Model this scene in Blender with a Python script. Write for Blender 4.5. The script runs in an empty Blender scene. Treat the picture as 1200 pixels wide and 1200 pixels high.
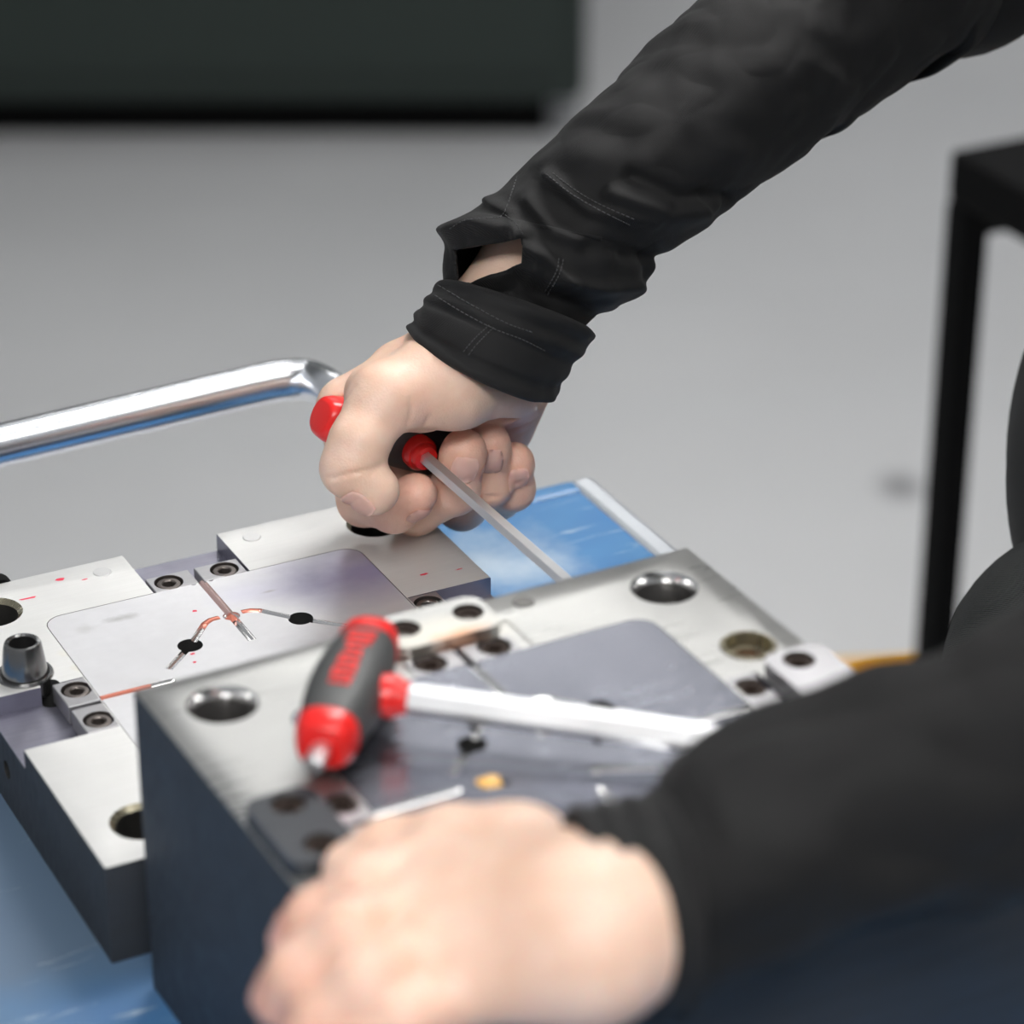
import bpy, bmesh, math, random
import numpy as np
from mathutils import Vector, Matrix, noise
random.seed(7)
S = bpy.context.scene
COL = S.collection
PI = math.pi

# ------------------------------------------------------------------ camera, world, light, exposure
F_PX, PITCH = 3500.0, math.radians(27.5)
CAM_Z = 1.4485
cam = bpy.data.objects.new('camera', bpy.data.cameras.new('camera')); COL.objects.link(cam)
cam.location = (0, 0, CAM_Z); cam.rotation_euler = (PI/2 - PITCH, 0, 0)
cam.data.sensor_width = 36; cam.data.lens = 36*F_PX/1200; cam.data.clip_start = .02
cam.data.dof.use_dof = True; cam.data.dof.focus_distance = 1.118; cam.data.dof.aperture_fstop = 6.9
S.camera = cam
S.view_settings.view_transform = 'Standard'; S.view_settings.look = 'None'
S.view_settings.gamma = 1; S.view_settings.use_curve_mapping = False
S.view_settings.exposure = 0.0
try:
    S.cycles.use_denoising = True
    S.cycles.max_bounces = 8
except Exception: pass
W = bpy.data.worlds.new('workshop_ambient'); S.world = W; W.use_nodes = True
W.node_tree.nodes['Background'].inputs[0].default_value = (.93, .96, 1, 1)
W.node_tree.nodes['Background'].inputs[1].default_value = .30
LAMPS = [(-.1, -.7, 2.5, 23, 1), (1.0, .3, 3.0, 5, 1), (-.2, 5.3, 3.1, 8, 1), (.40, 1.74, 2.30, 27, .7)]   # x, y, z, emission of each ceiling lamp

# ------------------------------------------------------------------ camera maths used to measure the place
cP, sP = math.cos(PITCH), math.sin(PITCH)
def ray(u, v):
    x = (u-600)/F_PX; y = -(v-600)/F_PX
    return Vector((x, cP + y*sP, -sP + y*cP))
CAM = Vector((0, 0, CAM_Z))
def at(u, v, d): return CAM + ray(u, v)*d
def onz(u, v, z):
    r = ray(u, v); return CAM + r*((z-CAM_Z)/r.z)
def proj(p):
    q = p - CAM; d = q.y*cP - q.z*sP
    return 600 + F_PX*q.x/d, 600 - F_PX*(q.y*sP + q.z*cP)/d
Z_A = .900            # top face of the rear mould half
Z_B = .9745           # top face of the front mould half
Z_T = .862            # trolley top
TH_A, TH_B = math.radians(27.0), math.radians(28.06)
def frame(th): return Vector((math.cos(th), math.sin(th), 0)), Vector((-math.sin(th), math.cos(th), 0))
EX, EY = frame(TH_A); BX, BY = frame(TH_B)
A_REF = onz(270, 722, Z_A)
A_CEN = A_REF + EX*.0004 - EY*.036
B_COR = onz(156, 809, Z_B)
B_CEN = B_COR + BX*.0995 - BY*.0995

# ------------------------------------------------------------------ object helpers
def link(name, me, mat=None, parent=None, smooth=False):
    o = bpy.data.objects.new(name, me); COL.objects.link(o)
    if mat: me.materials.append(mat)
    if parent: o.parent = parent
    if smooth and len(me.polygons): me.polygons.foreach_set('use_smooth', [True]*len(me.polygons))
    return o
def obj(name, bm, mat=None, parent=None, smooth=False, sharp=35):
    me = bpy.data.meshes.new(name)
    bmesh.ops.recalc_face_normals(bm, faces=bm.faces)
    if smooth:
        for f in bm.faces: f.smooth = True
        a = math.radians(sharp)
        for e in bm.edges:
            if len(e.link_faces) == 2 and e.calc_face_angle(0) > a: e.smooth = False
    bm.to_mesh(me); bm.free()
    return link(name, me, mat, parent)
def tag(o, label=None, cat=None, group=None, kind=None):
    if label: o['label'] = label
    if cat: o['category'] = cat
    if group: o['group'] = group
    if kind: o['kind'] = kind
    return o
def thing(name, label, cat, loc=(0, 0, 0), rz=0, group=None):
    o = bpy.data.objects.new(name, None); COL.objects.link(o)
    o.location = loc; o.rotation_euler = (0, 0, rz); o.empty_display_size = .05
    return tag(o, label, cat, group)
def add_box(bm, c, s, bev=0, rot=None, seg=2):
    m = Matrix.Translation(c) @ (rot if rot else Matrix()) @ Matrix.Diagonal((s[0], s[1], s[2], 1))
    g = bmesh.ops.create_cube(bm, size=1, matrix=m)
    if bev:
        ed = list({e for v in g['verts'] for e in v.link_edges})
        bmesh.ops.bevel(bm, geom=ed, offset=bev, segments=seg, affect='EDGES', profile=.5)
def box(c, s, bev=0, rot=None, seg=2):
    bm = bmesh.new(); add_box(bm, c, s, bev, rot, seg); return bm
def add_lathe(bm, prof, n=40, M=None, mod=None):
    """profile [(r,z)] turned about z; r=0 closes; mod(i, angle, r) may change a ring's radius"""
    M = M or Matrix(); rings = []
    for i, (r, z) in enumerate(prof):
        if r <= 1e-9: rings.append([bm.verts.new(M @ Vector((0, 0, z)))])
        else:
            rr = []
            for k in range(n):
                a = 2*PI*k/n; q = mod(i, a, r) if mod else r
                rr.append(bm.verts.new(M @ Vector((q*math.cos(a), q*math.sin(a), z))))
            rings.append(rr)
    for A, B in zip(rings, rings[1:]):
        if len(A) == 1 and len(B) == 1: continue
        for k in range(n):
            k2 = (k+1) % n
            if len(A) == 1: bm.faces.new((A[0], B[k], B[k2]))
            elif len(B) == 1: bm.faces.new((A[k], B[0], A[k2]))
            else: bm.faces.new((A[k], B[k], B[k2], A[k2]))
def lathe(prof, n=40, M=None, mod=None):
    bm = bmesh.new(); add_lathe(bm, prof, n, M, mod); return bm
def cyl(c, r, z0, z1, n=32, ch=0):
    M = Matrix.Translation((c[0], c[1], 0))
    p = [(0, z0), (r, z0), (r, z1-ch), (r-ch, z1), (0, z1)] if ch else [(0, z0), (r, z0), (r, z1), (0, z1)]
    return lathe(p, n, M)
def basis(t, ref):
    t = t.normalized(); e1 = (ref - t*ref.dot(t))
    if e1.length < 1e-6: e1 = t.orthogonal()
    e1.normalize(); return t, e1, t.cross(e1)
def add_tube(bm, pts, rad, n=12, ref=None, cap=True):
    pts = [Vector(p) for p in pts]
    rad = rad if isinstance(rad, (list, tuple)) else [rad]*len(pts)
    ref = ref or Vector((.13, .21, .97)); rings = []
    for i, p in enumerate(pts):
        t = pts[min(i+1, len(pts)-1)] - pts[max(i-1, 0)]
        t, e1, e2 = basis(t, ref); ref = e1
        rings.append([bm.verts.new(p + (e1*math.cos(2*PI*k/n) + e2*math.sin(2*PI*k/n))*rad[i]) for k in range(n)])
    for A, B in zip(rings, rings[1:]):
        for k in range(n): bm.faces.new((A[k], A[(k+1) % n], B[(k+1) % n], B[k]))
    if cap:
        bm.faces.new(rings[0][::-1]); bm.faces.new(rings[-1])
def tube(pts, rad, n=12, ref=None, cap=True):
    bm = bmesh.new(); add_tube(bm, pts, rad, n, ref, cap); return bm
def catmull(pts, per=8):
    P = [Vector(p) for p in pts]; P = [P[0]*2-P[1]] + P + [P[-1]*2-P[-2]]; out = []
    for i in range(1, len(P)-2):
        a, b, c, d = P[i-1:i+3]
        for k in range(per):
            t = k/per
            out.append(.5*((2*b) + (c-a)*t + (2*a-5*b+4*c-d)*t*t + (3*b-3*c+d-a)*t**3))
    out.append(P[-2]); return out
def boolean(bm, cutters, mats):
    """bm minus every cutter (bm, material index) -> evaluated mesh with its materials"""
    me = bpy.data.meshes.new('base'); bmesh.ops.recalc_face_normals(bm, faces=bm.faces); bm.to_mesh(me); bm.free()
    for m in mats: me.materials.append(m)
    o = bpy.data.objects.new('base', me); COL.objects.link(o); tmp = []
    for cb, mi in cutters:
        bmesh.ops.recalc_face_normals(cb, faces=cb.faces)
        cm = bpy.data.meshes.new('cut'); cb.to_mesh(cm); cb.free()
        for m in mats: cm.materials.append(m)
        cm.polygons.foreach_set('material_index', [mi]*len(cm.polygons))
        co = bpy.data.objects.new('cut', cm); COL.objects.link(co); tmp.append(co)
        md = o.modifiers.new('b', 'BOOLEAN'); md.operation = 'DIFFERENCE'; md.object = co; md.solver = 'EXACT'
    dg = bpy.context.evaluated_depsgraph_get(); dg.update()
    res = bpy.data.meshes.new_from_object(o.evaluated_get(dg))
    for t in tmp + [o]: bpy.data.objects.remove(t)
    return res
def put(name, me, parent, smooth=30):
    o = bpy.data.objects.new(name, me); COL.objects.link(o); o.parent = parent
    me.name = name
    bm = bmesh.new(); bm.from_mesh(me)
    for f in bm.faces: f.smooth = True
    a = math.radians(smooth)
    for e in bm.edges:
        if len(e.link_faces) == 2 and e.calc_face_angle(0) > a: e.smooth = False
    bm.to_mesh(me); bm.free(); return o

# ------------------------------------------------------------------ materials
def mat(name, col, rough=.5, metal=0, **kw):
    m = bpy.data.materials.new(name); m.use_nodes = True
    b = m.node_tree.nodes['Principled BSDF']
    b.inputs['Base Color'].default_value = (*col, 1); b.inputs['Roughness'].default_value = rough
    b.inputs['Metallic'].default_value = metal
    for k, v in kw.items(): b.inputs[k.replace('_', ' ')].default_value = v
    return m
class N:
    def __init__(s, m): s.t = m.node_tree; s.b = s.t.nodes['Principled BSDF']
    def new(s, typ, **kw):
        n = s.t.nodes.new(typ)
        for k, v in kw.items(): setattr(n, k, v)
        return n
    def wire(s, a, b): s.t.links.new(a, b)
    def coord(s, which='Object', scale=(1, 1, 1), loc=(0, 0, 0)):
        c = s.new('ShaderNodeTexCoord'); mp = s.new('ShaderNodeMapping')
        mp.inputs['Scale'].default_value = scale; mp.inputs['Location'].default_value = loc
        s.wire(c.outputs[which], mp.inputs[0]); return mp.outputs[0]
    def noise(s, vec, sc, det=4, rough=.55, dist=0):
        n = s.new('ShaderNodeTexNoise'); n.inputs['Scale'].default_value = sc
        n.inputs['Detail'].default_value = det; n.inputs['Roughness'].default_value = rough
        n.inputs['Distortion'].default_value = dist
        s.wire(vec, n.inputs['Vector']); return n.outputs['Fac']
    def ramp(s, fac, lo, hi, a=0, b=1):
        n = s.new('ShaderNodeMapRange'); s.wire(fac, n.inputs[0])
        for i, v in zip((1, 2, 3, 4), (lo, hi, a, b)): n.inputs[i].default_value = v
        return n.outputs[0]
    def math(s, op, a, b=None):
        n = s.new('ShaderNodeMath', operation=op)
        for i, v in enumerate((a, b)):
            if v is None: continue
            if isinstance(v, (int, float)): n.inputs[i].default_value = v
            else: s.wire(v, n.inputs[i])
        return n.outputs[0]
    def mix(s, fac, a, b):
        n = s.new('ShaderNodeMix', data_type='RGBA')
        if isinstance(fac, (int, float)): n.inputs[0].default_value = fac
        else: s.wire(fac, n.inputs[0])
        for i, v in ((6, a), (7, b)):
            if isinstance(v, tuple): n.inputs[i].default_value = (*v, 1)
            else: s.wire(v, n.inputs[i])
        return n.outputs[2]
    def spot(s, c, r, soft=1.0, wob=.35, sc=60):
        """1 inside an irregular blot round c (object space), 0 outside"""
        v = s.coord('Object', (1/r[0], 1/r[1], 0), (-c[0]/r[0], -c[1]/r[1], 0))
        ln = s.new('ShaderNodeVectorMath', operation='LENGTH'); s.wire(v, ln.inputs[0])
        w = s.math('MULTIPLY', s.math('SUBTRACT', s.noise(s.coord(), sc, 5), .5), wob*2)
        return s.ramp(s.math('ADD', ln.outputs['Value'], w), 1.0, 1.0-soft)
    def color(s, o): s.wire(o, s.b.inputs['Base Color'])
    def rough(s, o): s.wire(o, s.b.inputs['Roughness'])
    def bump(s, h, st=.2, dist=.001):
        n = s.new('ShaderNodeBump'); n.inputs['Strength'].default_value = st; n.inputs['Distance'].default_value = dist
        s.wire(h, n.inputs['Height']); s.wire(n.outputs[0], s.b.inputs['Normal'])

def steel(name, col, rough, metal=.9, grain=(6, 220), spots=(), var=.1, bump=.03):
    m = mat(name, col, rough, metal); n = N(m)
    g = n.noise(n.coord('Object', (grain[0], grain[1], 40)), 4, 3)
    c = n.noise(n.coord(), 25, 5)
    dark = tuple(x*(1-var) for x in col)
    o = n.mix(n.ramp(c, .35, .65), dark, col)
    o = n.mix(n.ramp(g, .3, .7, 0, .35), o, dark)
    for (ct, r, cl, am, wob, sc) in spots:
        o = n.mix(n.math('MULTIPLY', n.spot(ct, r, .9, wob, sc), am), o, cl)
    n.color(o); n.rough(n.ramp(n.math('ADD', g, n.math('MULTIPLY', c, .6)), .5, 1.1, rough*.8, rough*1.25))
    n.bump(g, bump, .0004); return m

M = {}
_st = onz(428, 668, Z_A) - A_CEN
M['plate_a'] = steel('ground_steel_rear', (.68, .68, .67), .5, .5, spots=[
    ((-.062, .038), (.006, .004), (.62, .58, .44), .5, .3, 300), ((-.062, .026), (.005, .004), (.55, .5, .36), .6, .3, 300)])
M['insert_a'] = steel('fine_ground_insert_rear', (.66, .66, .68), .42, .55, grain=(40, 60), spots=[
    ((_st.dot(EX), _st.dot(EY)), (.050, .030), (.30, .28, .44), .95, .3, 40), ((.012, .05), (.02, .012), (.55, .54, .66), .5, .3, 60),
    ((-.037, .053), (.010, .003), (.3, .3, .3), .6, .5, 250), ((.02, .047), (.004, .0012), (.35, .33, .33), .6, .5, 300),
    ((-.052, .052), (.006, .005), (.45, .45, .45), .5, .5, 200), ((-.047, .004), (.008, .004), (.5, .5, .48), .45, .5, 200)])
M['plate_b'] = steel('ground_steel_front', (.60, .60, .585), .30, .92, spots=[
    ((.002, .078), (.013, .0045), (.75, .22, .03), .9, .45, 180), ((-.003, .081), (.030, .012), (.86, .80, .66), .5, .3, 90)])
M['insert_b'] = steel('lapped_insert_front', (.29, .30, .35), .24, .92, grain=(30, 60))
M['slot'] = steel('milled_slot_steel', (.36, .355, .43), .34, .9, grain=(10, 260), var=.35, bump=.2)
M['bracket'] = steel('bracket_steel', (.44, .435, .45), .38, .85)
M['side'] = steel('shaded_side_dark_tongue_steel', (.055, .06, .068), .55, .5)  # outer sides: shade and dark reflections put into the colour; shared with dark tongue
M['bright'] = steel('polished_runner_steel', (.85, .85, .85), .18, .95)
M['hole'] = steel('bored_steel', (.16, .155, .15), .35, .9)
M['bronze'] = steel('oily_bore_steel', (.36, .33, .24), .28, .9)
M['void'] = mat('unlit_bore', (.01, .01, .01), .8)
M['bush'] = steel('hardened_bushing_steel', (.22, .22, .22), .2, .95, var=.04, bump=0)
M['screw'] = steel('oxide_screw_steel', (.16, .14, .13), .38, .85)
M['pin'] = steel('dowel_pin_steel', (.66, .66, .66), .4, .8)
M['copper'] = mat('reddish_resin_residue', (.60, .20, .14), .25, .4)
M['pink'] = mat('pinkish_resin_film', (.52, .36, .34), .22, .6)
M['rust'] = mat('rusty_seat', (.16, .06, .03), .6, .3)
M['screw_b'] = mat('browned_screw_steel', (.030, .020, .016), .7, 0, Specular_IOR_Level=.2)
M['ink'] = mat('red_marker_ink', (.62, .02, .06), .6)
M['amber'] = mat('amber_grease_drop', (.75, .42, .10), .3)
M['chrome'] = mat('chromed_tube', (.90, .92, .96), .26, 1)
M['hexsteel'] = steel('satin_chrome_hex', (.78, .79, .81), .33, .88, grain=(3, 3), var=.04, bump=0)
M['grip'] = mat('dark_grey_soft_grip', (.055, .057, .058), .5); n = N(M['grip']); n.bump(n.noise(n.coord(), 900, 2), .1, .0003)
M['red'] = mat('glossy_red_plastic', (.72, .018, .016), .28)
M['black_metal'] = mat('black_powder_coat', (.002, .002, .0022), .7, 0, Specular_IOR_Level=.12)
M['yellow'] = mat('yellow_plastic', (.95, .55, .03), .45)
M['rubber'] = mat('caster_rubber', (.05, .05, .055), .7)
M['thread'] = mat('charcoal_sewing_thread', (.05, .05, .052), .8)

def fabric(name, col, sc, st=.5, sheen=.15):
    m = mat(name, col, .72, 0, Specular_IOR_Level=.32); n = N(m)
    m.node_tree.nodes['Principled BSDF'].inputs['Sheen Weight'].default_value = sheen*.2
    w = n.new('ShaderNodeTexWave'); w.inputs['Scale'].default_value = sc; w.inputs['Distortion'].default_value = 1.5
    w.wave_type = 'BANDS'; w.bands_direction = 'DIAGONAL'
    n.wire(n.coord(), w.inputs['Vector'])
    c = n.noise(n.coord(), sc*1.3, 2); big = n.noise(n.coord(), 30, 4)
    h = n.math('ADD', w.outputs['Fac'], c)
    n.color(n.mix(n.ramp(big, .3, .7), tuple(x*.7 for x in col), tuple(x*1.3 for x in col)))
    n.bump(h, st, .0004); return m
M['jacket'] = fabric('black_twill', (.0042, .0042, .0046), 900, .35)
M['cuff'] = fabric('black_cuff_twill', (.0075, .0075, .008), 900, .35)
M['trousers'] = fabric('charcoal_knit', (.026, .029, .029), 420, 1.0)
M['hair'] = mat('dark_hair', (.03, .02, .015), .6)

m = M['skin'] = mat('skin', (.78, .52, .40), .48); n = N(m)
b = n.b; b.inputs['Subsurface Weight'].default_value = .25; b.inputs['Subsurface Radius'].default_value = (1, .35, .2)
b.inputs['Subsurface Scale'].default_value = .004
at_ = n.new('ShaderNodeAttribute'); at_.attribute_name = 'flush'
base = n.mix(n.ramp(n.noise(n.coord(), 55, 4), .35, .65), (.72, .48, .36), (.79, .57, .46))
base = n.mix(n.math('MULTIPLY', n.ramp(n.noise(n.coord(), 120, 3), .5, .75), .25), base, (.66, .36, .28))
n.color(n.mix(at_.outputs['Fac'], base, (.68, .30, .22)))
vor = n.new('ShaderNodeTexVoronoi'); vor.inputs['Scale'].default_value = 1100; n.wire(n.coord(), vor.inputs['Vector'])
n.bump(n.math('ADD', vor.outputs['Distance'], n.math('MULTIPLY', n.noise(n.coord('Object', (1, 1, 1)), 260, 3), 1.5)), .16, .0006)
M['nail'] = mat('fingernail', (.93, .66, .58), .42, 0, Subsurface_Weight=.2, Subsurface_Scale=.002)

m = M['floor'] = mat('grey_epoxy_floor', (.62, .63, .64), .3); n = N(m)
fl = n.mix(n.ramp(n.noise(n.coord(), 1.2, 4), .35, .65), (.69, .695, .705), (.76, .765, .775))
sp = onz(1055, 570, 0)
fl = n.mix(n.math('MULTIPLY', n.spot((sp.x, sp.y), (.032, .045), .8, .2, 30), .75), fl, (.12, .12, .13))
n.color(fl)
M['wall'] = mat('painted_wall', (.55, .56, .57), .8); n = N(M['wall']); n.bump(n.noise(n.coord(), 60, 3), .1)
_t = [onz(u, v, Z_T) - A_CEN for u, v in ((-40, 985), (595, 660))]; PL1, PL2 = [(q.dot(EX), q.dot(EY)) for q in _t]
m = M['blue'] = mat('worn_blue_paint', (.05, .25, .55), .4); n = N(m)
sc_ = n.noise(n.coord('Object', (1.6, 14, 1)), 9, 6, .65, .6)
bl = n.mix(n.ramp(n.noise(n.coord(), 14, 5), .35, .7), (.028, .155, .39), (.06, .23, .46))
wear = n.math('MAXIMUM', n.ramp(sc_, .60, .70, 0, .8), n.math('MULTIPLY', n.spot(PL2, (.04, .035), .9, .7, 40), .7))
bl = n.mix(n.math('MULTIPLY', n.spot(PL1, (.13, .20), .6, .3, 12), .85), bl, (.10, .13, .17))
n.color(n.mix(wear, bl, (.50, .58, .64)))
M['rim'] = steel('bare_steel_rim', (.62, .65, .69), .4, .7)
M['lamp'] = mat('lit_diffuser', (1, 1, 1), .5)

# ------------------------------------------------------------------ the setting
def struct(name, bm, m): return tag(obj(name, bm, m), kind='structure')
struct('floor', box((0, 2.2, -.05), (10, 9, .1)), M['floor'])
struct('wall_back', box((0, 6.2, 1.75), (10, .1, 3.5)), M['wall'])
for i, (x, y, z, e, k) in enumerate(LAMPS):
    t = thing('ceiling_light', ('white ceiling light panel behind the camera side of the bench', 'white ceiling light panel over the right of the bench',
              'white ceiling light panel over the far floor at left', 'small white light panel hung low behind the bench')[i],
              'ceiling light', (x, y, z), 0, 'ceiling light panels')
    obj('housing', box((0, 0, .03), (1.3*k, .62*k, .05), .006), M['rim'], t)
    lm = mat('lit_diffuser', (1, 1, 1), .5); lb = lm.node_tree.nodes['Principled BSDF']
    lb.inputs['Emission Color'].default_value = (1, .985, .96, 1); lb.inputs['Emission Strength'].default_value = e
    obj('diffuser', box((0, 0, 0), (1.24*k, .56*k, .01), .002), lm, t)
    for sx in (-.5*k, .5*k): obj('hanger', tube([(sx, 0, .05), (sx, 0, 4.2-z)], .004, 8), M['rim'], t)

# ------------------------------------------------------------------ trolley with the blue top
T = thing('workshop_trolley', 'workshop trolley with scratched blue top and chromed tube handle under both mould halves', 'trolley',
          (A_CEN.x, A_CEN.y, 0), TH_A)
def La(p):                                              # world point -> coordinates of the trolley / rear mould
    q = p - A_CEN; return Vector((q.dot(EX), q.dot(EY), p.z))
TX0, TX1, TY0, TY1 = -.36, .2015, -.50, .134
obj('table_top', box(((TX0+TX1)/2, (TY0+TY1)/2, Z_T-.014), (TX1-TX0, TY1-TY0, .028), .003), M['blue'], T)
for nm, c, s in (('rim_strip', (TX1+.003, (TY0+TY1)/2, Z_T-.016), (.012, TY1-TY0+.018, .034)), ('rim_strip', (TX0-.003, (TY0+TY1)/2, Z_T-.016), (.012, TY1-TY0+.018, .034)),
                 ('rim_strip', ((TX0+TX1)/2, TY1+.003, Z_T-.016), (TX1-TX0, .012, .034)), ('rim_strip', ((TX0+TX1)/2, TY0-.003, Z_T-.016), (TX1-TX0, .012, .034))):
    obj(nm, box(c, s, .003), M['rim'] if c[0] == TX1+.003 else M['blue'], T)
obj('shelf', box(((TX0+TX1)/2, (TY0+TY1)/2, .22), (TX1-TX0-.03, TY1-TY0-.03, .02), .003), M['blue'], T)
for x in (TX0+.03, TX1-.03):
    for y in (TY0+.03, TY1-.03):
        lg = obj('leg', box((x, y, .48), (.035, .035, .72), .003), M['black_metal'], T)
        M1 = Matrix.Translation((x, y-.0, .055)) @ Matrix.Rotation(PI/2, 4, 'Y')
        obj('caster', lathe([(0, -.015), (.05, -.015), (.055, -.01), (.055, .01), (.05, .015), (0, .015)], 28, M1), M['rubber'], lg, True)
        obj('fork', box((x, y, .1), (.045, .03, .06), .004), M['chrome'], lg)
hz = Z_A + .016
h0 = La(onz(0, 522, hz)); h1 = La(onz(290, 454, hz)); dx = (h1-h0)/(h1-h0).length
pts = [h0 - dx*.30, h0 - dx*.15, h0, h0.lerp(h1, .5), h1, La(onz(330, 446, hz)), La(onz(362, 446, hz-.002)), La(at(392, 462, 1.245)), La(at(418, 490, 1.24)), La(at(440, 530, 1.235)), La(at(452, 575, 1.23))]
hl = h0 - dx*.30
pts = [Vector((hl.x-.03, TY1+.02, Z_T-.02)), Vector((hl.x-.03, hl.y-.02, hz-.03)), hl] + pts[1:]
obj('handle_bar', tube(catmull(pts, 16), .0088, 36), M['chrome'], T, True)

# ------------------------------------------------------------------ mould halves
def hexmod(rings, across):
    def f(i, a, r):
        if i not in rings: return r
        w = (a % (PI/3)) - PI/6
        return across/2/math.cos(w)
    return f
def screw_mesh(m):
    bm = lathe([(0, -.0060), (.0048, -.0060), (.0048, -.0012), (.0044, -.0006), (.0040, -.0005), (.0029, -.0005), (.0026, -.0010), (.0026, -.0042), (0, -.0046)], 24, None, hexmod((6, 7), .0046))
    me = bpy.data.meshes.new('socket_screw'); bmesh.ops.recalc_face_normals(bm, faces=bm.faces)
    for f in bm.faces: f.smooth = True
    for e in bm.edges:
        if len(e.link_faces) == 2 and e.calc_face_angle(0) > .6: e.smooth = False
    bm.to_mesh(me); bm.free(); me.materials.append(m); return me
SCREWS = screw_mesh(M['screw']), screw_mesh(M['screw_b'])
def rot4(k, p):                                         # quarter turns about the mould's centre
    x, y = p
    for _ in range(k): x, y = -y, x
    return x, y
def groove(pts, r, zc, n=12):
    return tube([Vector((p[0], p[1], zc)) for p in pts], r, n)
HW = .0996
def rounded(x0, x1, y0, y1, r, z0, z1, n=8):
    bm = bmesh.new(); lo, hi = [], []
    for cx, cy, a0 in ((x1-r, y1-r, 0), (x0+r, y1-r, PI/2), (x0+r, y0+r, PI), (x1-r, y0+r, 1.5*PI)):
        for k in range(n+1):
            a = a0 + PI/2*k/n
            lo.append(bm.verts.new((cx+r*math.cos(a), cy+r*math.sin(a), z0))); hi.append(bm.verts.new((cx+r*math.cos(a), cy+r*math.sin(a), z1)))
    m = len(lo)
    for k in range(m): bm.faces.new((lo[k], lo[(k+1) % m], hi[(k+1) % m], hi[k]))
    bm.faces.new(lo[::-1]); bm.faces.new(hi); return bm
LB = [(-.0045, .0370), (-.0080, .0368), (-.0110, .0350), (-.0135, .0320), (-.0215, .0225), (-.0350, .0100)]
RB = [(-x, y) for x, y in LB]
def mould(name, label, loc, rz, H, rear):
    t = thing(name, label, 'mould', loc, rz)
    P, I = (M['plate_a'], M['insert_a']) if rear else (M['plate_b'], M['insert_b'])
    SCREW = SCREWS[0 if rear else 1]
    SD = .0075                                          # depth of the edge slots
    bm = box((0, 0, H/2), (2*HW, 2*.0995, H), .0006)
    cut = []
    CH = .0018 if rear else .0034
    holes = [(-.0785, .0790), (.0785, .0790), (-.0785, -.0790), (.0785, -.0790)]
    for x, y in holes:
        cut.append((cyl((x, y), .0094, H-.030, H+.02, 40), 2))
        cut.append((lathe([(0, H-CH), (.0094, H-CH), (.0113, H+.00001), (.0113, H+.01), (0, H+.01)], 40, Matrix.Translation((x, y, 0))), 4 if rear else 6))
    if rear:
        for k in range(4):                              # four slots in from the edges
            if k % 2 == 0: c = box((0, (1-k)*.085, H-SD/2+.01), (.0392, .0320+.01, SD+.02))
            else: c = box(((k-2)*.0855, 0, H-SD/2+.01), (.0320+.01, .0378, SD+.02))
            cut.append((c, 1))
        q = onz(60, 823, Z_A-.0075) - A_CEN; cut.append((cyl((q.dot(EX), q.dot(EY)), .0036, H-.016, H+.01, 24), 3))
        for x, y in ((-.0824, .0302), (.0824, -.0302)):
            cut.append((cyl((x, y), .0104, H-.006, H+.01, 40), 2))
        cut.append((lathe([(0, -.012), (.0035, -.012), (.0035, .012), (0, .012)], 20, Matrix.Translation((-HW, .004, H-.021)) @ Matrix.Rotation(PI/2, 4, 'Y')), 3))
    else:
        for x, y in ((.0825, .0335), (-.0825, -.0335)):
            cut.append((cyl((x, y), .0092, H-.008, H+.01, 40), 7))
        for k in range(4):
            c = rot4(k, (0, .0707)); q = (.0374, .0106) if k % 2 == 0 else (.0106, .0374)
            cut.append((box((c[0], c[1], H-.0104/2+.01), (q[0], q[1], .0104+.02)), 1))
        cut.append((box((0, .0745, H+.0095), (.046, .020, .020)), 0))   # shallow relief where the runner enters
        cut.append((lathe([(0, -.02), (.0045, -.02), (.0045, .012), (0, .012)], 24, Matrix.Translation((SH.x, SH.y, SH.z)) @ Matrix.Rotation(PI/2, 4, 'X')), 3))
    cut.append((rounded(-.0641, .0641, -.0656, .0656, .0075, H-.012, H+.01), 2))
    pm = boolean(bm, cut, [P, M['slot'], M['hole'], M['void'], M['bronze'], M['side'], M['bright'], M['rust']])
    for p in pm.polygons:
        if p.material_index == 0 and abs(p.normal.z) < .5 and max(abs(p.center.x)/HW, abs(p.center.y)/.0995) > .985: p.material_index = 5  # outer faces get the colour with the shade painted in
    pl = put('mould_plate', pm, t)
    # the hardened insert with its runners
    ib = rounded(-.0638, .0638, -.0653, .0653, .0072, H-.0118, H)
    gr = [(groove([(0, .078), (0, .016)], .0017, H+.0002), 1), (groove([(0, -.078), (0, -.016)], .0017, H+.0002), 1)]
    lat = []
    for sy in (1, -1):
        for br in (LB, RB):
            gr.append((groove([(x, y*sy) for x, y in br], .0015, H+.0002), 1))
        for x in (-.0218, .0222): gr.append((cyl((x, .0225*sy), .0047, H-.010, H+.01, 28), 2))
        gr.append((lathe([(0, H-.002), (.003, H-.0008), (.0036, H+.001), (0, H+.001)], 24, Matrix.Translation((0, .036*sy, 0))), 1))
    for sx in (-1, 1):
        gr.append((groove([(sx*.078, .002*1), (sx*.036, .002)], .0015, H+.0002), 1))
    for x, y in ((-.0035, .0655), (.0035, .0655), (-.0655, .006), (-.0655, -.003)):
        gr.append((cyl((x, y), .0011, H-.006, H+.01, 14), 2))
    if not rear:
        for x, y in ((.004, .027), (.0335, .004), (-.017, .031), (.012, .006), (-.023, -.001), (.003, -.009), (.022, .010)):
            gr.append((cyl((x, y), .0016, H-.006, H+.01, 16), 2))
        gr.append((groove([(.003, -.006), (.022, -.016)], .0019, H+.0002), 1))
    ins = put('cavity_insert', boolean(ib, gr, [I, M['bright'], M['void']]), t)
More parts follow.
